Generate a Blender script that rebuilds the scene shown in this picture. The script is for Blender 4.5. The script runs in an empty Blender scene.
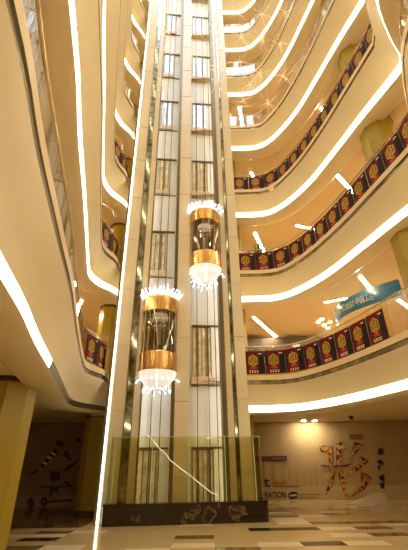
import bpy, bmesh, math, random
from mathutils import Vector, Matrix
random.seed(7)
SC = bpy.context.scene
COL = SC.collection

# ------------------------------------------------------------------ camera
TH = math.radians(27.5); FPX = 361.0; ROLL = 0.0144
EYE = Vector((0, 0, 1.6))
FW = Vector((0, math.cos(TH), math.sin(TH)))
R0 = Vector((1, 0, 0)); U0 = Vector((0, -math.sin(TH), math.cos(TH)))
RT = math.cos(ROLL)*R0 - math.sin(ROLL)*U0
UP = math.cos(ROLL)*U0 + math.sin(ROLL)*R0
cd = bpy.data.cameras.new('camera'); cam = bpy.data.objects.new('camera', cd); COL.objects.link(cam)
cam.matrix_world = Matrix(((RT.x, UP.x, -FW.x, EYE.x), (RT.y, UP.y, -FW.y, EYE.y), (RT.z, UP.z, -FW.z, EYE.z), (0, 0, 0, 1)))
cd.sensor_fit = 'VERTICAL'; cd.sensor_height = 36; cd.lens = FPX/550*36; cd.clip_start = .05; cd.clip_end = 300
SC.camera = cam
# ------------------------------------------------------------------ sky, exposure
w = bpy.data.worlds.new('World'); SC.world = w; w.use_nodes = True
bgn = w.node_tree.nodes['Background']
bgn.inputs[0].default_value = (.78, .87, 1.0, 1); bgn.inputs[1].default_value = 2.4
SC.view_settings.view_transform = 'Standard'; SC.view_settings.look = 'None'
SC.view_settings.exposure = 1.2; SC.view_settings.gamma = 1; SC.view_settings.use_curve_mapping = False
SC.cycles.use_denoising = True
SC.cycles.max_bounces = 8; SC.cycles.transparent_max_bounces = 24
SC.cycles.sample_clamp_indirect = 6
COVE = 3.4; LAMP = 62.0; CRYS = 2.4

# helpers to read a real place out of the photograph: where a sight line meets a known plane
def _ray(px, py): return FW*FPX + RT*(px-204) + UP*(275-py)
def atz(px, py, z):
    d = _ray(px, py); return EYE + d*((z-1.6)/d.z)
def aty(px, py, Y):
    d = _ray(px, py); return EYE + d*(Y/d.y)

# ------------------------------------------------------------------ materials
MATS = {}
def nodes_of(name):
    m = bpy.data.materials.new(name); m.use_nodes = True
    return m, m.node_tree, m.node_tree.nodes['Principled BSDF']
def mat(name, col, rough=.5, metal=0, emit=None, es=0, var=0, vs=3.0, spec=.5, coat=0):
    m, t, b = nodes_of(name)
    b.inputs['Base Color'].default_value = (*col, 1); b.inputs['Roughness'].default_value = rough
    b.inputs['Metallic'].default_value = metal; b.inputs['Specular IOR Level'].default_value = spec
    b.inputs['Coat Weight'].default_value = coat
    if emit: b.inputs['Emission Color'].default_value = (*emit, 1); b.inputs['Emission Strength'].default_value = es
    if var:
        tc = t.nodes.new('ShaderNodeTexCoord'); n = t.nodes.new('ShaderNodeTexNoise'); n.inputs['Scale'].default_value = vs
        n.inputs['Detail'].default_value = 4
        r = t.nodes.new('ShaderNodeValToRGB')
        r.color_ramp.elements[0].position = .3; r.color_ramp.elements[1].position = .7
        r.color_ramp.elements[0].color = (*[c*(1-var) for c in col], 1); r.color_ramp.elements[1].color = (*[min(1, c*(1+var)) for c in col], 1)
        t.links.new(tc.outputs['Object'], n.inputs['Vector']); t.links.new(n.outputs['Fac'], r.inputs['Fac']); t.links.new(r.outputs['Color'], b.inputs['Base Color'])
    MATS[name] = m; return m
def glass_mat(name, tint, refl=.06, rough=.02):
    m = bpy.data.materials.new(name); m.use_nodes = True; t = m.node_tree; t.nodes.clear()
    o = t.nodes.new('ShaderNodeOutputMaterial'); mx = t.nodes.new('ShaderNodeMixShader')
    tr = t.nodes.new('ShaderNodeBsdfTransparent'); tr.inputs[0].default_value = (*tint, 1)
    g = t.nodes.new('ShaderNodeBsdfGlossy'); g.inputs['Roughness'].default_value = rough
    lw = t.nodes.new('ShaderNodeLayerWeight'); lw.inputs[0].default_value = .35
    mr = t.nodes.new('ShaderNodeMapRange'); mr.inputs[3].default_value = refl; mr.inputs[4].default_value = .8
    p = t.nodes.new('ShaderNodeMath'); p.operation = 'POWER'; p.inputs[1].default_value = 2
    t.links.new(lw.outputs['Facing'], p.inputs[0]); t.links.new(p.outputs[0], mr.inputs[0]); t.links.new(mr.outputs[0], mx.inputs[0])
    t.links.new(tr.outputs[0], mx.inputs[1]); t.links.new(g.outputs[0], mx.inputs[2]); t.links.new(mx.outputs[0], o.inputs[0])
    MATS[name] = m; return m
def ramp_mat(name, stops, scale, rough=.4, tex='NOISE', coat=0, const=True, stretch=(1, 1, 1)):
    m, t, b = nodes_of(name); b.inputs['Roughness'].default_value = rough; b.inputs['Coat Weight'].default_value = coat
    tc = t.nodes.new('ShaderNodeTexCoord'); mp = t.nodes.new('ShaderNodeMapping'); mp.inputs['Scale'].default_value = stretch
    if tex == 'VORONOI':
        n = t.nodes.new('ShaderNodeTexVoronoi'); n.inputs['Scale'].default_value = scale; outp = n.outputs['Color']
    else:
        n = t.nodes.new('ShaderNodeTexNoise'); n.inputs['Scale'].default_value = scale; n.inputs['Detail'].default_value = 6; outp = n.outputs['Fac']
    r = t.nodes.new('ShaderNodeValToRGB'); r.color_ramp.interpolation = 'CONSTANT' if const else 'LINEAR'
    e = r.color_ramp.elements
    while len(e) < len(stops): e.new(.5)
    for i, (p, c) in enumerate(stops): e[i].position = p; e[i].color = (*c, 1)
    t.links.new(tc.outputs['Object'], mp.inputs[0]); t.links.new(mp.outputs[0], n.inputs['Vector']); t.links.new(outp, r.inputs[0]); t.links.new(r.outputs[0], b.inputs['Base Color'])
    MATS[name] = m; return m

beige = mat('beige_plaster', (.78, .68, .48), .38, var=.03, vs=.6)
ledge = mat('pale_ledge', (.82, .66, .42), .35)
ceilm = mat('ceiling_paint', (.82, .66, .40), .6, var=.03, vs=.5)
wallm = mat('shop_wall', (.72, .52, .24), .55, var=.08, vs=.8)
gfloor = mat('upper_floor_stone', (.60, .45, .25), .3)
panelm = mat('tower_panel', (.74, .66, .50), .22, var=.03, vs=.4)
goldc = mat('gold_column', (.36, .26, .02), .28, var=.06, vs=.7, spec=.6)
darkm = mat('dark_metal', (.10, .075, .035), .35, .6)
olive = mat('olive_metal', (.17, .14, .08), .3, .7)
chrome = mat('brushed_steel', (.62, .52, .36), .22, .9)
groovem = mat('groove_metal', (.30, .25, .16), .18, .9, var=.5, vs=3)
shaftm = mat('shaft_wall', (.88, .87, .84), .35, var=.04, vs=.8)
shaftside = mat('shaft_side', (.68, .64, .54), .3)
mirror = mat('mirror_strip', (.32, .34, .31), .08, 1.0, var=.7, vs=3.5)
cove = mat('cove_light', (.9, .8, .6), .5, emit=(1.0, .85, .50), es=COVE)
edge = mat('edge_light', (.9, .8, .6), .5, emit=(1.0, .90, .64), es=2.0)
lampm = mat('lamp_white', (.9, .85, .7), .5, emit=(1.0, .82, .55), es=LAMP)
spotm = mat('spot_white', (.9, .9, .8), .5, emit=(1.0, .85, .6), es=140.0)
copper = mat('copper_band', (.78, .48, .20), .24, .9)
dome = mat('frosted_dome', (.92, .84, .76), .3, emit=(1.0, .92, .86), es=.2)
crystal = mat('crystal_light', (.9, .95, 1), .3, emit=(.55, .82, 1.0), es=CRYS)
whitem = mat('white_mark', (.9, .9, .88), .5)
marble = ramp_mat('black_marble', [(0, (.012, .008, .005)), (.60, (.02, .012, .007)), (.625, (.16, .10, .04)), (.65, (.02, .012, .007)), (1, (.03, .02, .012))], 1.6, .10, const=False)
maroon = mat('banner_maroon', (.14, .006, .014), .6, spec=.2)
navy = mat('banner_navy', (.012, .010, .016), .6, spec=.2)
goldp = mat('banner_gold', (.50, .34, .02), .4)
redp = mat('banner_red', (.55, .03, .02), .4)
cream = mat('cream_print', (.80, .70, .50), .5)
brass = mat('brass_bar', (.60, .42, .16), .25, .9)
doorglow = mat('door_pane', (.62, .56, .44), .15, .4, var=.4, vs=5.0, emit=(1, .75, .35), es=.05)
brassd = mat('door_bar_brass', (.42, .35, .22), .25, .8)
doorsky = mat('door_pane_pale', (.62, .70, .78), .10, .4, var=.35, vs=5.0)  # sky's pale blue put into the pane colour of the upper doors
sillm = mat('door_sill', (.74, .55, .36), .35)
burst = mat('starburst_rod', (.85, .62, .40), .4, emit=(1, .72, .42), es=.35)
wirem = mat('hanging_wire', (.45, .40, .32), .4)
hoard = mat('hoarding_print', (.46, .33, .16), .5, var=.10, vs=.7)
shopm = mat('shop_board', (.06, .035, .018), .6)
standm = mat('stand_tan', (.36, .25, .12), .5)
hoardlow = mat('hoarding_low_band', (.58, .45, .25), .4)
skyl = mat('printed_skyline', (.50, .345, .155), .5)
inkm = mat('ink_navy', (.014, .012, .045), .5)
inkb = mat('ink_brown', (.22, .12, .06), .5)
purp = mat('ink_plum', (.09, .02, .05), .5)
art = ramp_mat('stroke_collage', [(0, (.55, .30, .04)), (.32, (.30, .04, .01)), (.42, (.70, .42, .12)), (.52, (.03, .012, .01)), (.66, (.40, .12, .02)), (.76, (.62, .36, .06))], 8.0, .5, 'VORONOI')
art2 = ramp_mat('stroke_stripes', [(0, (.035, .012, .03)), (.52, (.30, .18, .13)), (.62, (.05, .015, .03)), (.75, (.18, .03, .03))], 3.0, .5, 'VORONOI')
blues = mat('blue_sign', (.03, .11, .16), .4, emit=(.03, .22, .30), es=.10)
leafm = mat('leaf_green', (.05, .16, .02), .5, var=.4, vs=8)
potm = mat('pot_red', (.5, .06, .03), .5)
clearg = glass_mat('balustrade_glass', (.93, .92, .86), .07)
barg = glass_mat('barrier_glass', (.74, .70, .40), .07)
cabg = glass_mat('cab_glass', (.62, .52, .32), .12)
edgeg = mat('glass_edge', (.45, .55, .30), .2, emit=(.8, .8, .4), es=.05)
tileA = mat('tile_beige', (.62, .45, .21), .12, var=.08, vs=1.2)
tileB = mat('tile_cream', (.85, .70, .46), .12, var=.05, vs=1.2)
tileC = mat('tile_brown', (.20, .13, .055), .12, var=.15, vs=1.6)
tileD = mat('tile_dark', (.035, .02, .012), .10, var=.2, vs=2)

# ------------------------------------------------------------------ mesh helpers
def link(o, parent=None):
    COL.objects.link(o)
    if parent: o.parent = parent
    return o
def tag(o, label=None, cat=None, group=None, kind=None):
    if label: o['label'] = label
    if cat: o['category'] = cat
    if group: o['group'] = group
    if kind: o['kind'] = kind
    return o
def empty(name, loc=(0, 0, 0), rz=0):
    o = bpy.data.objects.new(name, None); o.location = loc; o.rotation_euler = (0, 0, rz); o.empty_display_size = .1
    return link(o)
class MB:
    def __init__(s): s.bm = bmesh.new()
    def box(s, x0, x1, y0, y1, z0, z1, bev=0):
        v = [s.bm.verts.new((x, y, z)) for z in (z0, z1) for x, y in ((x0, y0), (x1, y0), (x1, y1), (x0, y1))]
        fs = [s.bm.faces.new([v[i] for i in q]) for q in ((3, 2, 1, 0), (4, 5, 6, 7), (0, 1, 5, 4), (1, 2, 6, 5), (2, 3, 7, 6), (3, 0, 4, 7))]
        if bev: bmesh.ops.bevel(s.bm, geom=list({e for f in fs for e in f.edges}), offset=bev, segments=2, affect='EDGES', profile=.5)
        return s
    def prism(s, pts, z0, z1, smooth=False):
        a = [s.bm.verts.new((p[0], p[1], z0)) for p in pts]; b = [s.bm.verts.new((p[0], p[1], z1)) for p in pts]
        n = len(pts); s.bm.faces.new(a[::-1]); s.bm.faces.new(b)
        for i in range(n):
            f = s.bm.faces.new((a[i], a[(i+1) % n], b[(i+1) % n], b[i])); f.smooth = smooth
        return s
    def extr(s, pts, d):       # polygon of 3-D points pushed along vector d
        d = Vector(d); a = [s.bm.verts.new(Vector(p)) for p in pts]; b = [s.bm.verts.new(Vector(p)+d) for p in pts]; n = len(pts)
        s.bm.faces.new(a); s.bm.faces.new(b[::-1])
        for i in range(n): s.bm.faces.new((a[i], b[i], b[(i+1) % n], a[(i+1) % n]))
        return s
    def tube(s, pts, r, seg=6, closed=False):
        pts = [Vector(p) for p in pts]; rings = []; n = len(pts)
        for i, p in enumerate(pts):
            t = (pts[min(i+1, n-1)] - pts[max(i-1, 0)]).normalized()
            u = t.orthogonal().normalized() if abs(t.z) > .95 else t.cross(Vector((0, 0, 1))).normalized()
            if abs(t.z) > .95: u = t.cross(Vector((0, 1, 0))).normalized()
            v = t.cross(u)
            rr = r[i] if isinstance(r, (list, tuple)) else r
            rings.append([s.bm.verts.new(p + u*rr*math.cos(a) + v*rr*math.sin(a)) for a in [2*math.pi*k/seg for k in range(seg)]])
        for a, b in zip(rings, rings[1:]):
            for k in range(seg):
                f = s.bm.faces.new((a[k], a[(k+1) % seg], b[(k+1) % seg], b[k])); f.smooth = True
        s.bm.faces.new(rings[0][::-1]); s.bm.faces.new(rings[-1]); return s
    def lathe(s, prof, seg=40, c=(0, 0), smooth=True):
        rings = [[s.bm.verts.new((c[0]+r*math.cos(2*math.pi*k/seg), c[1]+r*math.sin(2*math.pi*k/seg), z)) for k in range(seg)] for r, z in prof]
        for a, b in zip(rings, rings[1:]):
            for k in range(seg):
                f = s.bm.faces.new((a[k], a[(k+1) % seg], b[(k+1) % seg], b[k])); f.smooth = smooth
        s.bm.faces.new(rings[0][::-1]); s.bm.faces.new(rings[-1]); return s
    def ball(s, c, r, sub=1):
        bmesh.ops.create_icosphere(s.bm, subdivisions=sub, radius=r, matrix=Matrix.Translation(c)); return s
    def ribbon(s, rows, smooth=True, flip=False):   # rows of equal-length point lists
        vs = [[s.bm.verts.new(p) for p in r] for r in rows]
        for a, b in zip(vs, vs[1:]):
            for i in range(len(a)-1):
                q = (a[i], a[i+1], b[i+1], b[i]); f = s.bm.faces.new(q[::-1] if flip else q); f.smooth = smooth
        return s
    def build(s, name, m, parent=None):
        me = bpy.data.meshes.new(name); bmesh.ops.recalc_face_normals(s.bm, faces=s.bm.faces) ; s.bm.to_mesh(me); s.bm.free()
        me.materials.append(m); return link(bpy.data.objects.new(name, me), parent)
def text_obj(name, body, size, m, parent=None, depth=.01, align='CENTER'):
    c = bpy.data.curves.new(name, 'FONT'); c.body = body; c.size = size; c.extrude = depth; c.offset = size*.018; c.align_x = align
    o = bpy.data.objects.new('tmp', c); COL.objects.link(o)
    dg = bpy.context.evaluated_depsgraph_get(); me = bpy.data.meshes.new_from_object(o.evaluated_get(dg))
    bpy.data.objects.remove(o); me.materials.clear(); me.materials.append(m); me.name = name
    return link(bpy.data.objects.new(name, me), parent)
def copy_tree(o, parent=None):
    c = o.copy(); COL.objects.link(c)
    if parent: c.parent = parent
    for ch in list(o.children): copy_tree(ch, c)
    return c
def cat(pts, n):            # smooth resampled path, n+1 points equally spaced
    P = [Vector((p[0], p[1], 0)) for p in pts]; Q = []
    for i in range(len(P)-1):
        a, b, c, d = P[max(i-1, 0)], P[i], P[i+1], P[min(i+2, len(P)-1)]
        for k in range(12):
            t = k/12; Q.append(.5*((2*b)+(c-a)*t+(2*a-5*b+4*c-d)*t*t+(3*b-a-3*c+d)*t**3))
    Q.append(P[-1]); L = [0]
    for a, b in zip(Q, Q[1:]): L.append(L[-1]+(b-a).length)
    out = []; j = 0
    for i in range(n+1):
        s_ = L[-1]*i/n
        while j < len(L)-2 and L[j+1] < s_: j += 1
        f = (s_-L[j])/max(1e-9, L[j+1]-L[j]); out.append(Q[j].lerp(Q[j+1], f))
    return out
ORD = ['first', 'second', 'third', 'fourth', 'fifth', 'sixth', 'seventh', 'eighth', 'ninth', 'tenth', 'eleventh', 'twelfth', 'thirteenth', 'fourteenth', 'fifteenth', 'sixteenth', 'seventeenth']

# ------------------------------------------------------------------ plan of the atrium
SPL = [(-1.3, -6), (-1.3, -3), (-1.35, 0), (-1.65, 1.5), (-1.95, 2.7), (-2.3, 4.2), (-2.7, 5.6), (-3.25, 7.8), (-3.78, 9.8), (-4.15, 11.2), (-4.35, 12.1), (-4.22, 12.85), (-3.85, 13.4), (-3.66, 13.75), (-3.66, 14.5)]
TPL = [(-1.0, -6), (-1.0, -3), (-1.05, 0), (-1.3, 1.5), (-1.6, 2.6), (-2.0, 4.3), (-2.35, 5.8), (-2.85, 7.6), (-3.35, 9.5), (-3.72, 11.0), (-3.85, 11.8), (-3.7, 12.4), (-3.58, 12.75), (-3.58, 13.3), (-3.64, 14.4)]
SPR = [(1.5, 14.72), (2.9, 14.68), (3.55, 14.35), (4.15, 13.6), (4.8, 12.3), (5.35, 10.5), (5.8, 8.9), (6.3, 7.35), (6.35, 7.0), (6.15, 6.75), (5.6, 6.25), (4.75, 5.2), (4.35, 4), (4.2, 2), (4.1, -3), (4.1, -6)]
TPR = [(1.5, 14.12), (2.8, 14.08), (3.4, 13.8), (3.95, 12.95), (4.45, 11.75), (4.9, 10.2), (5.3, 8.4), (5.58, 7.1), (5.6, 6.85), (5.45, 6.6), (5.1, 6.1), (4.4, 5.0), (4.0, 4.0), (3.9, 2), (3.8, -3), (3.8, -6)]
OUTL = [(-9.5, -6), (-9.6, 0), (-9.7, 8), (-9.8, 14), (-9, 19), (-7, 20.6), (-3.3, 21)]
OUTR = [(1.4, 21), (6, 21.3), (11, 21), (13.4, 19), (13.6, 15), (13.5, 9), (12, 3), (11, -6)]
NL, NR = 60, 64
sl, tl, ol = cat(SPL, NL), cat(TPL, NL), cat(OUTL, NL)
sr, tr, orr = cat(SPR, NR), cat(TPR, NR), cat(OUTR, NR)
H = 4.6; Z0 = 3.3; NLEV = 8; TOP = Z0+H*NLEV+1
def offs(path, d):      # shift sideways (left of travel positive)
    o = []; n = len(path)
    for i, p in enumerate(path):
        t = (path[min(i+1, n-1)]-path[max(i-1, 0)]).normalized(); o.append(p+Vector((-t.y, t.x, 0))*d)
    return o
def at_h(path, z): return [Vector((p.x, p.y, z)) for p in path]
mixp = lambda a, b, f: [p.lerp(q, f) for p, q in zip(a, b)]
fullS = sl+sr; fullO = ol+orr; NF = len(fullS)
lipS = offs(sl, .75)+offs(sr, .75)

# ------------------------------------------------------------------ structure
# ground floor slabs of polished stone laid in bars of four tones
def floor_cell(i, j):
    r = random.random()
    if j >= 36 and i < 13: return 2 if r < .75 else 3
    return 0 if r < .74 else (1 if r < .88 else 2)
tilesets = [MB() for _ in range(4)]
CW, CH = .95, .50
force = {}
def fc(px, py, kind, n=1):
    p = atz(px, py, 0); i = int((p.x+16)//CW); j = int((p.y+6)//CH)
    for k in range(n): force[(i+k, j)] = kind
for q in [(50, 541, 3), (110, 530, 0), (70, 530, 0), (80, 540, 0), (35, 530, 0), (140, 541, 0), (180, 541, 0), (220, 541, 0), (200, 532, 0), (240, 535, 0), (35, 510, 2), (50, 514, 2), (80, 520, 2), (65, 520, 2), (30, 520, 2),
          (300, 522, 1, 1), (320, 517, 1), (285, 540, 1), (375, 541, 1), (350, 536, 1), (340, 542, 3), (278, 528, 3), (290, 528, 3), (380, 527, 2), (350, 517, 0), (300, 535, 0), (330, 530, 0), (260, 542, 0)]: fc(*q)
for i in range(34):
    for j in range(62):
        k = force.get((i, j), None)
        if k is None: k = floor_cell(i, j)
        x0 = -16+i*CW; y0 = -6+j*CH
        b = tilesets[k].bm
        f = b.faces.new([b.verts.new(p) for p in ((x0, y0, 0), (x0+CW, y0, 0), (x0+CW, y0+CH, 0), (x0, y0+CH, 0))])
me = bpy.data.meshes.new('floor'); allb = bmesh.new()
for k, t_ in enumerate(tilesets):
    for f in t_.bm.faces:
        nf = allb.faces.new([allb.verts.new(v.co) for v in f.verts]); nf.material_index = k
    t_.bm.free()
bmesh.ops.remove_doubles(allb, verts=allb.verts, dist=.001)
geom = bmesh.ops.extrude_face_region(allb, geom=list(allb.faces))
bmesh.ops.translate(allb, verts=[v for v in geom['geom'] if isinstance(v, bmesh.types.BMVert)], vec=(0, 0, -.1))
bmesh.ops.recalc_face_normals(allb, faces=allb.faces); bmesh.ops.translate(allb, verts=allb.verts, vec=(0, 0, 0))
allb.to_mesh(me); allb.free()
zmax = max(v.co.z for v in me.vertices)
for m_ in (tileA, tileB, tileC, tileD): me.materials.append(m_)
fl = link(bpy.data.objects.new('floor', me)); tag(fl, 'polished stone floor of beige, cream, brown and black slabs', kind='structure')

LV = ['lowest', 'second lowest', 'third lowest', 'fourth lowest', 'fifth lowest', 'sixth lowest', 'seventh lowest', 'eighth lowest']
for k in range(NLEV):
    z = Z0+H*k
    m = MB(); zc = z+.28 if k else z+.10
    m.ribbon([at_h(lipS, zc), at_h(fullO, zc)], False); m.ribbon([at_h(lipS, z+.9), at_h(fullO, z+.9)], False)
    m.ribbon([at_h(lipS, zc), at_h(lipS, z+.9)], False)
    o = m.build('ceiling', ceilm); tag(o, LV[k]+' gallery ceiling of warm beige plaster', kind='structure')
    m = MB(); m.ribbon([at_h(mixp(sl, tl, .9)+mixp(sr, tr, .9), z+1.1), at_h(fullO, z+1.1)], False)
    m.ribbon([at_h(mixp(sl, tl, .9)+mixp(sr, tr, .9), z+.92), at_h(fullO, z+.92)], False)
    o = m.build('floor', gfloor); tag(o, LV[k]+' gallery floor behind the curved balconies', kind='structure')
m = MB(); m.ribbon([at_h(offs(ol, .0), 0), at_h(ol, TOP)]); m.ribbon([at_h(offs(ol, .2), 0), at_h(offs(ol, .2), TOP)]); tag(m.build('wall_left', wallm), kind='structure')
m = MB(); m.ribbon([at_h(orr, 0), at_h(orr, TOP)]); m.ribbon([at_h(offs(orr, .2), 0), at_h(offs(orr, .2), TOP)]); tag(m.build('wall_right', wallm), kind='structure')
tag(MB().box(-3.4, 1.5, 21.0, 21.2, 0, TOP).build('wall_back', wallm), kind='structure')
tag(MB().box(-10, 12, -6.3, -6.05, 0, TOP).build('wall_rear', wallm), kind='structure')

# ------------------------------------------------------------------ balconies
def balcony(side, k):
    S, T = (sl, tl) if side == 'left' else (sr, tr)
    z = Z0+H*k
    root = empty('balcony', (T[20].x, T[20].y, z))
    tag(root, 'curved beige balcony with cove light on the %s side, %s of its stack' % (side, LV[k]), 'balcony', 'curved balconies around the atrium')
    def b(mb, name, mt, par=root):
        o = mb.build(name, mt, par)
        if par is root: o.matrix_parent_inverse = Matrix.Translation(-root.location)
        return o
    Sin = mixp(S, T, .06)
    # leaning fascia, smooth
    rows = [at_h(mixp(S, T, f), z+h_) for f, h_ in ((.11, .16 if side == 'left' and k == 0 else .23), (.22, .34), (.45, .52), (.72, .70), (.92, .84), (1.0, .92))]
    m = MB(); m.ribbon(rows); bk = mixp(S, T, .0); m.ribbon([at_h(bk, z+.29), at_h(mixp(S, T, .8), z+.92)])
    b(m, 'fascia', beige)
    # cove light set into the lower edge, round profile
    m = MB(); S0, T0 = S, T; cw = .05 if side == 'left' and k == 0 else .07
    if side == 'left' and k == 0: S, T = S[:39], T[:39]
    c0 = at_h(S, z+.0); m.ribbon([at_h(mixp(S, T, .0), z+.0), at_h(mixp(S, T, cw), z+.04), at_h(mixp(S, T, .11), z+(.12 if cw > .06 else .10)), at_h(mixp(S, T, .11), z+(.23 if cw > .06 else .16))])
    b(m, 'cove_light', cove)
    if side == 'left' and k == 0:
        S, T = S0[38:], T0[38:]; m = MB(); m.ribbon([at_h(mixp(S, T, .0), z+.0), at_h(mixp(S, T, .05), z+.05), at_h(mixp(S, T, .07), z+.15), at_h(mixp(S, T, .13), z+.27)]); b(m, 'unlit_cove', olive)
    S, T = S0, T0
    # soffit lip
    m = MB(); lp = offs(S, .75); m.ribbon([at_h(S, z), at_h(offs(S, .12), z-.08), at_h(offs(S, .65), z-.08), at_h(lp, z-.03), at_h(lp, z+.28)])
    b(m, 'soffit', beige)
    # reflective groove, ledge, shoe rail
    m = MB(); m.ribbon([at_h(T, z+.92), at_h(mixp(S, T, .94), z+.94), at_h(mixp(S, T, .94), z+1.06), at_h(T, z+1.08)], False); b(m, 'groove', groovem if side == 'right' else olive)
    Tin = offs(T, .38 if side == 'right' else .3)
    m = MB(); m.ribbon([at_h(T, z+1.08), at_h(T, z+1.26), at_h(Tin, z+1.27), at_h(Tin, z+1.08)], False); b(m, 'ledge', ledge)
    Gp = offs(T, .28 if side == 'right' else .22)
    m = MB(); Gq = offs(T, .30 if side == 'right' else .24); m.ribbon([at_h(Gp, z+1.26), at_h(Gp, z+2.42), at_h(Gq, z+2.42), at_h(Gq, z+1.26)], False); b(m, 'glass_balustrade', clearg)
    m = MB(); m.tube(at_h(Gp, z+2.46), .028, 8); b(m, 'handrail', chrome)
    m = MB()
    for i in range(2, len(Gp)-1, 4):
        p = Gp[i]; m.box(p.x-.02, p.x+.02, p.y-.02, p.y+.02, z+1.26, z+2.44)
    return root
for k in range(NLEV):
    balcony('left', k); balcony('right', k)

# ------------------------------------------------------------------ columns
def column(x, y, r, levels, label, n=8):
    root = empty('column', (x, y, 0)); tag(root, label, 'column')
    for k in levels:
        za = 0 if k < 0 else Z0+H*k+1.1
        zb = Z0+.10 if k < 0 else Z0+H*(k+1)+.28
        pts = [(r*math.cos(2*math.pi*(i+.5)/n), r*math.sin(2*math.pi*(i+.5)/n)) for i in range(n)]
        MB().prism(pts, za+.12, zb-.12).build('shaft', goldc, root)
        MB().prism([(a*1.03, b_*1.03) for a, b_ in pts], za, za+.12).build('base', darkm, root)
        MB().prism([(a*1.03, b_*1.03) for a, b_ in pts], zb-.12, zb).build('capital', darkm, root)
    return root
LV8 = range(-1, NLEV-1)
column(-4.42, 15.9, .50, LV8, 'gold octagonal column left of the elevator tower, standing by the mural')
column(-4.62, 8.75, .60, LV8, 'gold octagonal column nearest the camera at the left edge')
column(6.5, 9.5, .60, LV8, 'wide gold octagonal column behind the right balconies')
column(1.42, 15.75, .50, LV8, 'slim gold column just right of and behind the elevator tower')

# ------------------------------------------------------------------ elevator tower
PSI = math.radians(6); TO = Vector((-.85, 13.2, 0))
tower = empty('elevator_tower', TO, PSI)
tag(tower, 'tall beige panelled elevator tower with two open shafts in the middle', 'elevator tower')
TH_ = TOP+2
def panels(name, x0, x1, y0, y1, off=.9, step=2.3, m_=panelm):
    m = MB(); z = off-step
    while z < TH_:
        a = max(0, z+.012); b_ = min(TH_, z+step-.012)
        if b_ > a: m.box(x0, x1, y0, y1, a, b_, .008)
        z += step
    m.box(x0+.02, x1-.02, y0+.03, y1, 0, TH_)
    return m.build(name, m_, tower)
panels('side_panel', -2.42, -1.93, 0, .25)
panels('side_panel', 1.97, 2.38, 0, .25, 1.3)
panels('centre_panel', -.24, .27, -.05, 1.0, 1.2)
panels('pilaster', -1.66, -1.42, 0, .22, .9, 4.6)
panels('pilaster', 1.60, 1.83, 0, .22, .9, 4.6)
MB().box(-2.49, -2.42, -.02, .2, .02, TH_).build('edge_light', edge, tower)
MB().box(-2.58, -2.49, .02, .3, .0, TH_).build('edge_mullion', olive, tower)
MB().box(-1.92, -1.67, .06, .12, 0, TH_).build('mirror_strip', mirror, tower)
MB().box(1.84, 1.96, .06, .12, 0, TH_).build('mirror_strip', mirror, tower)
for x0, x1, y0 in ((-1.935, -1.905, -.01), (-1.68, -1.655, -.01), (-1.42, -1.375, -.03), (1.825, 1.845, -.01), (1.955, 1.975, -.01)):
    MB().box(x0, x1, y0, .2, 0, TH_).build('mullion', olive, tower)
for x0, x1 in ((-.37, -.24), (1.42, 1.60)):     # stepped guide mullion
    MB().box(x0, x0+.05, -.12, .3, 0, TH_).build('guide_mullion', olive, tower); MB().box(x0+.055, x1, -.05, .3, 0, TH_).build('guide_mullion', olive, tower)
    m = MB(); m.box(x0+.05, x0+.07, -.09, -.05, 0, TH_); m.build('guide_channel', darkm, tower)
MB().box(-1.95, 2.0, 1.14, 1.3, 0, TH_).build('shaft_wall', shaftm, tower)
MB().box(-1.95, -1.85, .22, 1.14, 0, TH_).build('shaft_side', shaftside, tower)
MB().box(-.30, -.242, .3, 1.14, 0, TH_).build('shaft_side', shaftside, tower)
MB().box(1.86, 1.98, .22, 1.14, 0, TH_).build('shaft_side', shaftside, tower)
MB().box(-2.42, -2.36, .25, 1.2, 0, TH_).build('return_panel', panelm, tower)
MB().box(2.32, 2.38, .25, 1.2, 0, TH_).build('return_panel', panelm, tower)
shaftfill = mat('shaft_fill', (.9, .9, .85), .5, emit=(1.0, .93, .80), es=4.5)
for x in (-1.80, 1.80):     # added fill strip, out of sight in each shaft's outer corner, to brighten it
    MB().box(x-.03, x+.03, .26, .30, .1, TH_-1).build('shaft_fill', shaftfill, tower)
# landing doors
def landing_door(xc, w_, zf, up, ex):
    d = empty('landing_door', (xc, 1.14, zf)); d.parent = tower
    m = MB(); m.box(-w_/2-.05, w_/2+ex, -.09, 0, 2.05, 2.11); m.box(-w_/2, w_/2, -.05, 0, 2.0, 2.055); m.build('door_head', olive, d)
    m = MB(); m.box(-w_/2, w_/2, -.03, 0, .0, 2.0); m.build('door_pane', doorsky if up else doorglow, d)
    for j_, f in enumerate((0, .2, .29, .5, .71, .8, 1)): MB().box(-w_/2+f*w_-.018, -w_/2+f*w_+.018, -.07, -.03, 0, 2.0).build('door_bar', (darkm if j_ in (2, 5) else (whitem if up else brassd)), d)
    if zf > .5: MB().box(-w_/2-.06, w_/2+.10, -.14, 0, -.30, -.02, .01).build('door_sill', sillm, d)
    if zf > .5: MB().box(-w_/2-.06, w_/2+ex, -.05, 0, -.34, -.32).build('sill_bracket', darkm, d)
for k in range(NLEV+1):
    zf = 0 if k == 0 else 4.63*k-.03
    landing_door(-1.27, .90, zf, k >= 4, .42)
    landing_door(.84, .74, zf+(.0), k >= 4, .34)
# cables and guide rails in the shafts
for x in (-1.45, -1.05, -.72, .62, 1.06, 1.35):
    MB().tube([(x, .75, 0), (x, .75, TH_)], .014, 6).build('cable', darkm, tower)

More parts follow.
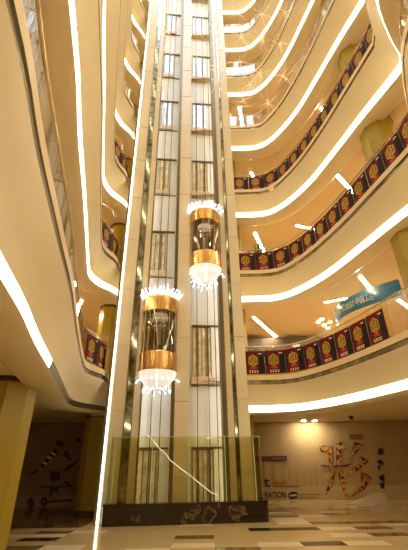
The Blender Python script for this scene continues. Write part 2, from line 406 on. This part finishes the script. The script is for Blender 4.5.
# ------------------------------------------------------------------ elevator cabs
def T2W(x, y, z): return TO + Vector((x*math.cos(PSI)-y*math.sin(PSI), x*math.sin(PSI)+y*math.cos(PSI), z))
R_ = .69
def cab(x, zb, label):
    root = empty('elevator_cab', T2W(x, .06, zb), PSI); tag(root, label, 'elevator', 'glass elevator cabs in the tower')
    MB().lathe([(.02, .0)]+[(R_*math.sin(a), .68-.64*math.cos(a)) for a in [math.radians(d) for d in (10, 22, 35, 48, 60, 72, 82)]]+[(R_-.01, .64)], 40).build('bottom_dome', dome, root)
    for a in range(0, 360, 60):       # lines of small bulbs down the dome
        for d in (20, 32, 44, 56, 68, 80):
            A, D = math.radians(a-90), math.radians(d); MB().ball((1.01*R_*math.sin(D)*math.cos(A), 1.01*R_*math.sin(D)*math.sin(A), .68-.66*math.cos(D)), .02).build('dome_bulb', edge, root)
    MB().lathe([(R_, .64), (R_+.01, .66), (R_+.01, 1.26), (R_-.02, 1.30)], 72, smooth=False).build('lower_band', copper, root)
    MB().lathe([(R_-.06, 1.26), (R_-.06, 1.32)], 40).build('cab_floor', darkm, root)
    m = MB(); seg = 40
    m.ribbon([[Vector((rr*math.cos(2*math.pi*i/seg), rr*math.sin(2*math.pi*i/seg), zz)) for i in range(seg+1)] for rr, zz in ((R_-.02, 1.28), (R_-.02, 2.86))]); m.build('glass_wall', cabg, root)
    for a in (-150, -122, -104, -76, -58, -30, 20, 160): MB().tube([(.67*math.cos(math.radians(a)), .67*math.sin(math.radians(a)), 1.28), (.67*math.cos(math.radians(a)), .67*math.sin(math.radians(a)), 2.86)], .014, 6).build('glass_frame', brass, root)
    for s0 in (-1, 1):      # swan-neck rails seen through the glass
        MB().tube([(s0*(.20+.28*math.sin(t)), -.30, 1.35+1.0*t/math.pi) for t in [math.pi*j/10*1.15 for j in range(11)]], .02, 6).build('inner_rail', goldp, root)
    m = MB(); m.tube([(.60*math.cos(t), .60*math.sin(t), 2.05+.0*t) for t in [math.radians(d) for d in range(-170, -5, 11)]], .018, 6); m.build('cab_handrail', brass, root)
    m = MB(); m.box(-.42, .42, .36, .42, 1.32, 2.84); m.build('back_wall', olive, root)
    m = MB(); m.box(-.06, .06, .33, .36, 1.8, 2.5); m.build('control_panel', whitem, root)
    m = MB(); m.lathe([(.30, 2.80), (.30, 2.84)], 32); m.build('ceiling_lamp', dome, root)
    MB().lathe([(R_-.02, 2.84), (R_+.01, 2.86), (R_+.01, 3.38), (R_, 3.42)], 72, smooth=False).build('upper_band', copper, root)
    MB().lathe([(R_, 3.42)]+[(R_*math.cos(math.radians(d)), 3.42+.45*math.sin(math.radians(d))) for d in (15, 30, 45, 60, 75, 86)]+[(.02, 3.875)], 40).build('top_dome', dome, root)
    m = MB()                          # white handwriting strokes on the glass
    for i in range(9):
        a = math.radians(-118+i*6.2); zz = 2.40+.02*(i % 3); rr = R_+.005
        m.tube([(rr*math.cos(a), rr*math.sin(a), zz-.10), (rr*math.cos(a+.05), rr*math.sin(a+.05), zz+.10)], .014, 4)
    for i in range(6):
        a = math.radians(-110+i*7); rr = R_+.005
        m.tube([(rr*math.cos(a), rr*math.sin(a), 2.17), (rr*math.cos(a+.07), rr*math.sin(a+.07), 2.19+.05*(i % 2))], .014, 4)
    a0 = math.radians(-50); m.tube([((R_+.005)*math.cos(a0+.02*j), (R_+.005)*math.sin(a0+.02*j), 2.10+.08*j) for j in range(6)], .014, 4)
    m.build('glass_lettering', whitem, root)
    rnd = random.Random(3)
    # crystal crown on top and fringe below, each crystal a lit rod with a bead
    for ring, (rr, zz, n, up) in enumerate(((.70, 3.48, 30, 1), (.74, 3.58, 28, 1), (.58, 3.72, 16, 1), (.68, .36, 22, -1), (.44, .05, 14, -1))):
        for i in range(n):
            a = 2*math.pi*(i+.5*(ring % 2))/n+rnd.uniform(-.04, .04)
            l = rnd.uniform(.04, .15) if up > 0 else rnd.uniform(.04, .14); c, s_ = math.cos(a), math.sin(a)
            p0 = Vector((rr*c, rr*s_, zz)); p1 = Vector(((rr+l*.8)*c, (rr+l*.8)*s_, zz+up*l*rnd.uniform(.3, 1.0)))
            MB().tube([p0, p1], .008, 4).ball(p1, rnd.uniform(.016, .030) if up > 0 else rnd.uniform(.014, .028)).build('crystal', crystal, root)
    return root
cab(-.87, 3.86, 'lower glass and copper elevator cab in the left shaft')
cab(.92, 8.12, 'higher glass and copper elevator cab in the right shaft')

# ------------------------------------------------------------------ marble plinth with glass barrier
bar = empty('glass_barrier', TO, PSI); tag(bar, 'glass barrier on a black marble plinth around the tower foot', 'barrier')
def rounded(pts, r, n=6):
    o = []; L = len(pts)
    for i, p in enumerate(pts):
        rr = p[2] if len(p) > 2 else 0; P = Vector(p[:2])
        if not rr: o.append(P); continue
        A = Vector(pts[i-1][:2]); B = Vector(pts[(i+1) % L][:2]); u = (A-P).normalized(); v = (B-P).normalized()
        for k in range(n+1):
            t = k/n; o.append((1-t)**2*(P+u*rr)+2*t*(1-t)*P+t*t*(P+v*rr))
    return o
base = rounded([(-2.29, -.02), (-2.29, -.45, .12), (2.72, -.45, .25), (2.72, .9), (2.40, .9), (2.40, -.02)], .2)
MB().prism([(p.x, p.y) for p in base], 0, .50, False).build('marble_plinth', marble, bar)
cap = rounded([(-2.31, -.02), (-2.31, -.47, .12), (2.74, -.47, .25), (2.74, .92), (2.39, .92), (2.39, -.02)], .2)
MB().prism([(p.x, p.y) for p in cap], .50, .55).build('plinth_cap', marble, bar)
def gpanel(pts, name='glass_panel'):
    m = MB(); n = len(pts); q = offs([Vector((p[0], p[1], 0)) for p in pts], .016)
    P = [Vector((p[0], p[1], 0)) for p in pts]
    m.ribbon([at_h(P, .5), at_h(P, 2.36)], False); o = m.build(name, barg, bar)
    m = MB(); m.ribbon([at_h(offs(P, .006), 2.36), at_h(offs(P, -.006), 2.36), at_h(offs(P, -.006), 2.375), at_h(offs(P, .006), 2.375), at_h(offs(P, .006), 2.36)], False); m.build('top_edge', edgeg, o)
    for p in (P[0], P[-1]): MB().box(p.x-.006, p.x+.006, p.y-.006, p.y+.006, .5, 2.37).build('side_edge', edgeg, o)
gpanel([(-2.21, -.03), (-2.21, -.22)])
gpanel([(-2.21, -.235), (-2.205, -.31), (-2.16, -.355), (-2.08, -.37)])
for a, b_ in ((-2.07, -.92), (-.91, .25), (.26, 1.41), (1.42, 2.35)): gpanel([(a, -.37), (b_, -.37)])
gpanel([(2.36, -.37), (2.48, -.36), (2.58, -.30), (2.63, -.20), (2.64, -.1)])
gpanel([(2.64, -.09), (2.64, .85)])
m = MB(); pr = []  # glowing tube added to draw the pale streak on the glass
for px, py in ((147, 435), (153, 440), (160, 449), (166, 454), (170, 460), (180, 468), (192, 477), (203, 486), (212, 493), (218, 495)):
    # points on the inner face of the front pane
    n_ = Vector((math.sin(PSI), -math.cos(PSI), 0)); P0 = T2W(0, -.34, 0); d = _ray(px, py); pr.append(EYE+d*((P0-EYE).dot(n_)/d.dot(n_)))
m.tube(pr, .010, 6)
streakm = mat('streak_glow', (.8, .85, .9), .4, emit=(.70, .80, 1.0), es=.9)
tag(m.build('glass_streak', streakm), 'pale blue-white streak slanting down the barrier glass, built as an added glowing tube', 'glass streak')

# ------------------------------------------------------------------ ground-floor hoardings and murals
HY = 19.9
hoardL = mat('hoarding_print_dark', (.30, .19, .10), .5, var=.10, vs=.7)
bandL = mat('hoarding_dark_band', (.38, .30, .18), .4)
hp = [(-12, 17.6), (-8, 18.3), (-3, 18.9), (-2.9, 19.9), (12.5, 19.9)]
m = MB()
for a, b_ in list(zip(hp, hp[1:]))[:2]:
    A, B = Vector((*a, 0)), Vector((*b_, 0)); m.extr([A, B, B+Vector((0, 0, 3.38)), A+Vector((0, 0, 3.38))], (0, .15, 0))
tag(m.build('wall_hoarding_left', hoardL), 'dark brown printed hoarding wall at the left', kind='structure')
m = MB()
for a, b_ in list(zip(hp, hp[1:]))[2:]:
    A, B = Vector((*a, 0)), Vector((*b_, 0)); m.extr([A, B, B+Vector((0, 0, 3.38)), A+Vector((0, 0, 3.38))], (0, .15, 0))
tag(m.build('wall_hoarding', hoard), 'brown printed hoarding wall behind the tower', kind='structure')
def onL(px, py, d=.03):     # a point on the face of the left hoarding
    A = Vector((-8, 18.3, 0)); t = Vector((5, .6, 0)).normalized(); n_ = Vector((t.y, -t.x, 0)); P0 = A+n_*d; r_ = _ray(px, py)
    return EYE+r_*((P0-EYE).dot(n_)/r_.dot(n_))
def onR(px, py, d=.03): return aty(px, py, HY-d)
m = MB(); A, B = Vector((-12, 17.57, 0)), Vector((-8, 18.27, 0)); C = Vector((-3.0, 18.87, 0)); u = Vector((0, 0, .42))
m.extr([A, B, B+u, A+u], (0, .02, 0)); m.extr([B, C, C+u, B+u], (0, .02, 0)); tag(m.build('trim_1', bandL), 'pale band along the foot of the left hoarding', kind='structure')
m = MB(); m.box(-2.8, 12.4, HY-.03, HY-.005, 0, .56); tag(m.build('trim_2', hoardlow), 'pale band along the foot of the right hoarding', kind='structure')
def z2(x, y): return (310+x/5.1, 430+y/5.1)
def zz6(x, y): return (20+x/4.23, 420+y/4.23)
def stroke(parent, name, pts, f, on, m_, d=.03):
    P = [on(*f(*p), d) for p in pts]
    mb = MB(); mb.extr(P, (0, .025, 0)); return mb.build(name, m_, parent)
ch = empty('mural_character', (0, 0, 0)); tag(ch, 'large collage-filled Chinese character on the right hoarding', 'wall lettering')
for pts in ([(52, 88), (75, 82), (92, 95), (82, 108), (60, 108)], [(86, 88), (112, 88), (110, 160), (125, 215), (115, 280), (82, 326), (78, 320), (100, 260), (98, 180), (88, 120)],
            [(135, 80), (150, 68), (165, 66), (188, 88), (160, 95), (162, 160), (172, 230), (192, 330), (178, 332), (150, 250), (138, 160)],
            [(228, 65), (268, 82), (228, 120), (195, 148), (215, 110)], [(258, 140), (295, 165), (240, 205), (198, 232), (200, 215), (235, 185), (270, 165)],
            [(268, 222), (312, 250), (275, 300), (230, 332), (188, 345), (240, 305), (262, 260)]):
    stroke(ch, 'brush_stroke', pts, z2, onR, art, .05)
    cx_ = sum(p[0] for p in pts)/len(pts); cy_ = sum(p[1] for p in pts)/len(pts); off_ = []
    for p in pts:
        d_ = Vector((p[0]-cx_, p[1]-cy_)); d_ = d_+d_.normalized()*5; off_.append((cx_+d_.x, cy_+d_.y))
    stroke(ch, 'stroke_border', off_, z2, onR, purp, .035)  # slightly larger plum shape behind each stroke, its printed outline
stroke(ch, 'cross_stroke', [(55, 183), (60, 178), (165, 180), (218, 170), (190, 186), (100, 192)], z2, onR, art2, .06)
stroke(ch, 'stroke_outline', [(262, 216), (268, 222), (312, 250), (318, 246), (285, 222)], z2, onR, purp, .05)
stroke(ch, 'stroke_outline', [(255, 136), (258, 142), (294, 167), (298, 160), (272, 140)], z2, onR, purp, .05)
stroke(ch, 'stroke_outline', [(226, 62), (228, 67), (268, 84), (272, 78), (245, 64)], z2, onR, purp, .05)
sg = stroke(None, 'hoarding_tag', [(203, 22), (268, 22), (270, 42), (205, 44)], z2, onR, inkb, .03); tag(sg, 'small plum tag printed above the large character', 'sign')
ed = empty('mural_character', (0, 0, 0)); tag(ed, 'dark navy figure of strokes at the right end of the hoarding', 'wall lettering')
for pts in ([(345, 105), (358, 90), (375, 98), (372, 125), (350, 125)], [(340, 160), (358, 150), (378, 165), (372, 178), (350, 172)], [(348, 180), (360, 178), (358, 205), (346, 200)], [(352, 236), (380, 228), (380, 262), (358, 255)], [(355, 270), (380, 265), (380, 300), (362, 298)]):
    stroke(ed, 'brush_stroke', pts, z2, onR, inkm, .04)
m = MB(); rs = random.Random(5); x = 2.8
while x < 7.6:
    w0 = rs.uniform(.15, .4); h0 = rs.uniform(.9, 1.75); m.box(x, x+w0, HY-.022, HY-.002, .56, h0); x += w0+rs.uniform(.02, .12)
tag(m.build('printed_skyline', skyl), 'faint pale city skyline printed along the right hoarding', 'wall print')
def z1(x, y): return (250+x/5.1, 420+y/5.1)
bb = stroke(None, 'hoarding_strip', [(30, 186), (188, 182), (188, 208), (30, 213)], z1, onR, purp, .03); tag(bb, 'dark plum strip with small lettering on hoarding beside barrier glass', 'sign')
bb2 = stroke(bb, 'strip_lettering', [(112, 193), (180, 191), (180, 199), (112, 202)], z1, onR, inkb, .045)
def wtext(body, px, py, hpx, m_, label, name='lettering', cjk=False, wpx=None):
    p = onR(px, py, .045); q = onR(px, py-hpx, .045); h_ = (q-p).length
    o = text_obj(name, body, h_/.72, m_, None, .006, 'LEFT'); o.location = p; o.rotation_euler = (math.pi/2, 0, 0)
    if wpx:
        w0 = max(v.co.x for v in o.data.vertices)-min(v.co.x for v in o.data.vertices)
        w1 = (onR(px+wpx, py, .045)-p).length; o.data.transform(Matrix.Diagonal((w1/w0, 1, 1, 1)))
    tag(o, label, 'lettering'); return o
wtext('ERATION', 262, 498, 6.2, inkm, 'bold navy word ERATION low on the hoarding right of the barrier', wpx=24)
wtext('t', 264.5, 487, 11, inkm, 'single navy letter t above the word ERATION', wpx=6)
def small_print(px0, px1, py, hpx, m_, label):      # print too small to read: a row of short word-shaped marks
    m = MB(); rt = random.Random(int(px0*py)); A, B = onR(px0, py, .045), onR(px1, py-hpx, .045); x = A.x
    while x < B.x:
        w0 = rt.uniform(.05, .16); m.box(x, min(B.x+.02, x+w0), HY-.045, HY-.035, A.z, B.z); x += w0+.035
    tag(m.build('lettering', m_), label, 'lettering')
small_print(273, 286, 483.5, 1.8, inkb, 'small brown upper text line beside the navy letter t')
small_print(273, 299, 487.5, 1.8, inkb, 'small brown lower text line beside the navy letter t')
small_print(299, 319, 495, 1.3, inkb, 'tiny brown text line right of the round badge, upper')
small_print(299, 319, 498.3, 1.3, inkb, 'tiny brown text line right of the round badge, lower')
bd = stroke(None, 'hoarding_badge', [(195, 378), (205, 368), (235, 366), (245, 375), (240, 398), (210, 405), (198, 395)], z1, onR, inkm, .04); tag(bd, 'navy badge with a pale middle after the word ERATION', 'badge')
stroke(bd, 'badge_band', [(203, 381), (238, 378), (238, 388), (205, 391)], z1, onR, cream, .05)
# wedge-shaped low stand in front of the right hoarding
wd = MB(); a, b_, t_ = atz(355, 503.5, 0), atz(392, 505.5, 0), aty(380, 492.5, 17.9)
P = [Vector((a.x, a.y, 0)), Vector((b_.x, b_.y, 0)), Vector((b_.x, b_.y+.9, 0)), Vector((a.x, a.y+.6, 0))]
tp = [Vector((t_.x, t_.y, t_.z)), Vector((b_.x, b_.y+.5, t_.z-.02)), Vector((b_.x, b_.y+.85, t_.z-.02)), Vector((t_.x, t_.y+.3, t_.z))]
vb = [wd.bm.verts.new(p) for p in P]; vt = [wd.bm.verts.new(p) for p in tp]
wd.bm.faces.new(vb[::-1]); wd.bm.faces.new(vt)
for i in range(4): wd.bm.faces.new((vb[i], vb[(i+1) % 4], vt[(i+1) % 4], vt[i]))
tag(wd.build('display_stand', standm), 'low wedge-shaped tan stand at the foot of the right hoarding', 'display stand')
# left mural
lm = empty('mural_character', (0, 0, 0)); tag(lm, 'plum and white Chinese character on wheels on left hoarding', 'wall lettering')
for pts in ([(38, 230), (75, 203), (120, 150), (148, 118), (168, 130), (125, 172), (90, 207), (50, 230)], [(90, 212), (180, 214), (235, 170), (242, 180), (200, 216), (100, 220)],
            [(128, 222), (170, 222), (165, 262), (155, 345), (118, 348), (130, 282)], [(175, 110), (186, 112), (222, 170), (205, 172), (182, 142)]):
    stroke(lm, 'brush_stroke', pts, zz6, onL, art2, .04)
for pts in ([(148, 95), (163, 84), (190, 97), (180, 116), (155, 108)], [(80, 280), (225, 277), (225, 284), (80, 287)], [(110, 344), (222, 334), (222, 343), (112, 352)], [(185, 262), (200, 255), (220, 280), (205, 284)], [(236, 76), (256, 76), (256, 95), (236, 95)]):
    stroke(lm, 'solid_stroke', pts, zz6, onL, purp, .05)
for pts in ([(112, 158), (120, 150), (136, 160), (128, 168)], [(92, 180), (98, 174), (116, 184), (108, 190)], [(128, 140), (134, 134), (152, 146), (146, 152)]):
    stroke(lm, 'white_bar', pts, zz6, onL, cream, .06)
for cx_, cy_, r_ in ((45, 350, 15), (102, 344, 15)):
    stroke(lm, 'wheel', [(cx_+r_*math.cos(a*.52), cy_+1.35*r_*math.sin(a*.52)) for a in range(12)], zz6, onL, purp, .06)
    stroke(lm, 'wheel_hub', [(cx_+.4*r_*math.cos(a*.52), cy_+.5*r_*math.sin(a*.52)) for a in range(12)], zz6, onL, redp, .075)

# ------------------------------------------------------------------ banners on the balustrades
BW, BH = .78, .98
def make_banner():
    root = empty('banner', (0, 0, 0))
    MB().box(-BW/2, BW/2, -.012, 0, 0, BH).build('sheet', maroon, root)
    m = MB(); m.extr([(.14, -.016, .07), (BW/2, -.016, .07), (BW/2, -.016, BH-.05), (.22, -.016, BH-.05), (.18, -.016, .6)], (0, .006, 0)); m.build('dark_field', navy, root); m = MB(); m.extr([(-BW/2, -.016, .3), (-.30, -.016, .4), (-.33, -.016, BH-.05), (-BW/2, -.016, BH-.05)], (0, .006, 0)); m.build('dark_field', navy, root)
    m = MB(); m.box(-BW/2, BW/2, -.018, -.010, 0, .07); m.build('gold_trim', goldp, root); m = MB(); m.box(.17, .30, -.018, -.010, BH-.13, BH-.09); m.build('corner_mark', cream, root)
    m = MB()       # badge: hexagonal ring with strokes inside
    for i in range(6):
        a0, a1 = math.pi/3*i+math.pi/6, math.pi/3*(i+1)+math.pi/6; P = [(-.06+r_*.21*math.cos(a), -.022, .60+r_*.25*math.sin(a)) for r_, a in ((1, a0), (1, a1), (.80, a1), (.80, a0))]
        m.extr(P, (0, .008, 0))
    for x0, x1, z0, z1 in ((-.19, .02, .70, .735), (-.20, .07, .63, .655), (-.15, .05, .55, .58), (-.19, .07, .46, .50), (-.16, -.13, .50, .76), (-.02, .02, .52, .80), (-.09, -.065, .44, .62)): m.box(x0, x1, -.024, -.016, z0, z1)
    m.build('badge', goldp, root)
    MB().extr([(-.20, -.02, .345), (.08, -.02, .345), (.05, -.02, .27), (-.17, -.02, .27)], (0, .006, 0)).build('ribbon', redp, root)
    m = MB()
    for i in range(4):
        x0 = -.23+i*.095; m.box(x0, x0+.065, -.022, -.012, .14, .16); m.box(x0+.02, x0+.04, -.022, -.012, .11, .22); m.box(x0, x0+.065, -.022, -.012, .19, .205)
    m.build('lettering', cream, root)
    return root
proto = make_banner(); used = False
def banners(path, z, start, end, pitch, where, grp):
    global used
    L = [0]
    for a, b_ in zip(path, path[1:]): L.append(L[-1]+(b_-a).length)
    s_ = start; i = 0
    while s_+pitch <= end:
        def P(t):
            for j in range(len(L)-1):
                if L[j+1] >= t: return path[j].lerp(path[j+1], (t-L[j])/(L[j+1]-L[j]))
            return path[-1]
        a, b_ = P(s_), P(s_+pitch); c = (a+b_)/2; d = (b_-a)
        o = proto if not used else copy_tree(proto); used = True
        o.location = (c.x, c.y, z); o.rotation_euler = (0, 0, math.atan2(d.y, d.x)+(0 if where[0] == 'left' else math.pi*0))
        side, lev, frm = where
        tag(o, 'maroon banner with gold badge on the %s %s balcony, %s from the tower' % (side, lev, ORD[i]), 'banner', grp)
        s_ += pitch; i += 1
def arc(path): return sum((b_-a).length for a, b_ in zip(path, path[1:]))
for k, e in ((0, 7.4), (1, 10.6), (2, 10.4)):
    rail = offs(tr, .24)
    # walked from the tower outwards; reversed so that the face looks into the atrium
    pth = rail
    L_ = arc(rail)
    banners([Vector(p) for p in pth], Z0+H*k+1.29, .05, e, .82, ('right', LV[k], 0), 'maroon banners on the right balconies')
# left: the faces near the tower
for k, (s0, s1) in ((0, (0, 0)), (1, (0, 0)), (2, (0, 0))):
    rail = offs(tl, .17)[::-1]; L_ = arc(rail)
    tmp = []
    pth = rail
    # one or two banners where the balcony turns behind the tower
    Ls = 1.0
    before = used
    def Pt(t):
        acc = 0
        for a, b_ in zip(pth, pth[1:]):
            l = (b_-a).length
            if acc+l >= t: return a.lerp(b_, (t-acc)/l)
            acc += l
    for i in range(2):
        a, b_ = Pt(1.0+.83*i), Pt(1.0+.83*(i+1)); c = (a+b_)/2; d = a-b_
        o = copy_tree(proto); o.location = (c.x, c.y, Z0+H*k+1.29); o.rotation_euler = (0, 0, math.atan2(d.y, d.x))
        tag(o, 'maroon banner with gold badge on the left %s balcony, %s from the tower' % (LV[k], ORD[i]), 'banner', 'maroon banners on the left balconies')
        # nudge off the glass into the atrium
        o.location += Vector((.02, -.02, 0))

# ------------------------------------------------------------------ ceiling lights
lp0 = empty('ceiling_light', (0, 0, 0)); MB().box(-.5, .5, -.07, .07, -.03, 0).build('diffuser', lampm, lp0)
MB().box(-.52, .52, -.09, -.07, -.035, 0).build('frame', ledge, lp0); MB().box(-.52, .52, .07, .09, -.035, 0).build('frame', ledge, lp0)
lamps = {1: [((2.53, 17.42), (4.2, 20.62)), ((6.14, 15.26), (6.81, 14.94)), ((6.43, 13.14), (7.32, 14.32))],
         2: [((2.84, 16.59), (3.7, 18.75)), ((6.26, 12.46), (6.67, 12.87)), ((5.3, 16), (6.5, 16.4))],
         3: [((3.0, 16.8), (3.8, 18.6)), ((6.3, 12.6), (7.0, 13.4))]}
fill_lamps = [((-6.2, 9), (-7, 10.6)), ((-5.6, 15), (-6.3, 16.6)), ((-5.4, 3), (-6.2, 4.4)), ((8.8, 7), (9.6, 8.2)), ((9, 15.4), (9.8, 16.2)), ((7, 2.5), (8, 3.6))]  # lamps added on every level to light the galleries
dflt = [((2.51, 16.0), (2.82, 17.29)), ((6.5, 13.2), (7.1, 14))]
first = True
for k in range(1, NLEV):
    for i, (a, b_) in enumerate(lamps.get(k, dflt)+fill_lamps):
        a, b_ = Vector((*a, 0)), Vector((*b_, 0)); c = (a+b_)/2; d = b_-a
        o = lp0 if first else copy_tree(lp0); first = False
        o.location = (c.x, c.y, Z0+H*k+.28); o.rotation_euler = (0, 0, math.atan2(d.y, d.x)); o.scale = (max(d.length, 1.9), 1, 1)
        n_ = len(lamps.get(k, dflt)); side = 'right' if c.x > 0 else 'left'
        tag(o, 'slim linear light or added fill lamp in the %s gallery ceiling, %s side, %s of that side' % (LV[k], side, ORD[i]), 'ceiling light', 'linear ceiling lights in the galleries')
# ground-floor downlights
dl = empty('downlight', (0, 0, 0)); MB().lathe([(.10, -.02), (.10, 0)], 20).build('lens', spotm, dl); MB().lathe([(.13, -.012), (.13, 0)], 20).build('ring', ledge, dl)
gp = [(atz(305, 429.5, Z0+.10), 'ground-floor downlight right of the barrier, left of a pair'), (atz(316, 429, Z0+.10), 'ground-floor downlight right of the barrier, right of a pair'),
      (Vector((8.8, 12, 0)), 'added fill downlight over the right side passage, out of view'), (Vector((7.6, 6.5, 0)), 'added fill downlight over the near right passage, out of view'), (Vector((-4.6, 4.0, 0)), 'added fill downlight at the near left passage, out of view'), (Vector((5.2, 1.5, 0)), 'added fill downlight beside the viewer on the right, out of view')]  # these out-of-view lamps are added to brighten the floor
for i, (p, lab) in enumerate(gp):
    o = dl if i == 0 else copy_tree(dl); p = p if p.y < 19.5 else Vector((p.x*19.3/p.y, 19.3, 0)); o.location = (p.x, p.y, Z0+.10); tag(o, lab, 'downlight')
for i, (px, py) in enumerate(((318, 322), (324, 325), (330, 322), (322, 319), (328, 328))):
    p = atz(px, py, Z0+H+.28); o = copy_tree(dl); o.location = (p.x, p.y, Z0+H+.28); o.scale = (.8, .8, 1)
    tag(o, 'small round downlight in the cluster left of the blue sign', 'downlight', 'cluster of downlights by the blue sign')
# security camera
sc_ = empty('security_camera', aty(353, 427.5, 17.5)); sc_.location.z = Z0+.10
MB().lathe([(.12, -.04), (.12, 0)], 16).build('mount', darkm, sc_); MB().lathe([(.02, -.16), (.08, -.13), (.10, -.04)], 16).build('lens_dome', darkm, sc_); tag(sc_, 'small dark dome camera on ground-floor ceiling at right', 'security camera')

# ------------------------------------------------------------------ blue curved sign on the second gallery
sign = empty('curved_sign', (0, 0, 0)); tag(sign, 'curved blue shop sign with pale lettering above the right balcony', 'sign')
q = [atz(337, 325, 7.0), atz(341, 319, 7.0), atz(350, 313, 7.0), atz(364, 307, 7.0), atz(380, 301.5, 7.0), atz(402, 295, 7.0)]
sp_ = cat([(p.x, p.y) for p in q], 24)
m = MB(); so = offs(sp_, .15); m.ribbon([at_h(sp_, 6.98), at_h(sp_, 7.66), at_h(so, 7.66), at_h(so, 6.98), at_h(sp_, 6.98)]); m.build('sign_face', blues, sign)
m = MB(); m.ribbon([at_h(offs(sp_, -.02), 6.92), at_h(offs(sp_, -.02), 6.98), at_h(so, 6.98), at_h(so, 6.92), at_h(offs(sp_, -.02), 6.92)]); m.build('sign_trim', ledge, sign)
to = text_obj('sign_lettering', 'TOREST·中国工美', .34, whitem, sign, .008, 'LEFT')
L = [0]
for a, b_ in zip(sp_, sp_[1:]): L.append(L[-1]+(b_-a).length)
def bend(x):
    x = min(max(x, 0), L[-1]-.01)
    for j in range(len(L)-1):
        if L[j+1] >= x:
            t = (sp_[j+1]-sp_[j]).normalized(); return sp_[j]+t*(x-L[j]), Vector((t.y, -t.x, 0))
mx_ = max(v.co.x for v in to.data.vertices)
for v in to.data.vertices:
    p, n_ = bend(1.05+v.co.x/mx_*(L[-1]-2.0)); v.co = Vector((p.x, p.y, 7.2+v.co.y))+n_*(.02+v.co.z)
m = MB(); p, n_ = bend(.80)
m.ball(Vector((p.x, p.y, 7.32))+n_*.0, .15, 2); bmesh.ops.scale(m.bm, vec=(1, 1, 1), verts=m.bm.verts); m.build('sign_emblem', whitem, sign)
# dark shop front at the back of the lowest gallery
sf = empty('shop_front', (4.5, 20.3, 4.4)); tag(sf, 'dark brown shop front at the back of the lowest right gallery', 'shop front')
MB().box(-2.2, 2.4, 0, .3, 2.72, 3.6).build('fascia_board', shopm, sf); MB().box(-2.2, 2.4, .15, .25, .02, 2.72).build('shop_window', shopm, sf)
# plant on the second gallery
pl = empty('potted_plant', (2.62, 15.05, Z0+H+1.1)); pl.scale = (1.2, 1.2, 1.95); tag(pl, 'leafy green potted plant on right second lowest gallery beside tower', 'plant')
MB().lathe([(.12, 0), (.18, .5), (.2, .52)], 16).build('pot', potm, pl)
m = MB(); rp = random.Random(2)
for i in range(60):
    a = rp.uniform(0, 6.28); e = rp.uniform(.2, 1.4); l = rp.uniform(.35, .75); d = Vector((math.cos(a)*math.cos(e), math.sin(a)*math.cos(e), math.sin(e))); s_ = Vector((-math.sin(a), math.cos(a), 0))*.09
    b0 = Vector((0, 0, .5)); q0 = b0+d*l*.5; q1 = b0+d*l+Vector((0, 0, -.08)); v = [m.bm.verts.new(x_) for x_ in (b0, q0+s_, q1, q0-s_)]; m.bm.faces.new(v)
m.build('foliage', leafm, pl)

# ------------------------------------------------------------------ hanging starbursts
def make_burst():
    root = empty('starburst_light', (0, 0, 0)); rb = random.Random(11); m = MB()
    for i in range(11):
        zc = 1-2*(i+.5)/11; a = i*2.39996; r_ = math.sqrt(1-zc*zc); d = Vector((r_*math.cos(a), r_*math.sin(a), zc))
        m.tube([d*.03, d*.55], [.010, .007], 4); m.ball(d*.55, .014, 1)
    m.build('rods', burst, root); MB().ball((0, 0, 0), .03, 1).build('hub', burst, root)
    MB().tube([(0, 0, 0), (0, 0, 7)], .006, 4).build('hanging_wire', wirem, root); return root
bp = make_burst(); fb = True
zones = {'before the left shaft': [(168, 11, 10), (167, 31, 10.5), (166, 50, 10), (163, 82, 9.5)],
         'before the right shaft': [(198, 10, 9.6), (198, 32, 10.8), (196, 53, 9.8)],
         'before the right edge of the tower': [(216, 25, 9.8), (217, 50, 10.6), (219, 66, 9.6), (217, 81, 10.2)],
         'just right of the tower': [(239, 14, 10), (241, 37, 9.6), (240, 62, 10.2), (243, 101, 9.6), (250, 84, 10.5)],
         'before the upper right balconies': [(262, 14, 9.5), (262, 40, 9.8), (260, 74, 9.4), (268, 103, 9.2), (283, 76, 8.8), (285, 12, 9.0), (280, 44, 9.4)],
         'at the top left beside the near balcony': [(34, 22, 4.6)]}
del zones['at the top left beside the near balcony']
rz = random.Random(9)
for zn, L3 in zones.items():
    for i, (px, py, Y) in enumerate(L3):
        o = bp if fb else copy_tree(bp); fb = False
        o.location = aty(px, py, Y); o.rotation_euler = (0, 0, rz.uniform(0, 3)); s_ = rz.uniform(.75, 1.0); o.scale = (s_, s_, s_)
        tag(o, 'hanging starburst of thin rods %s, %s from the top' % (zn, ORD[i]), 'hanging light', 'starburst lights hung in the atrium')
bpy.context.view_layer.update()
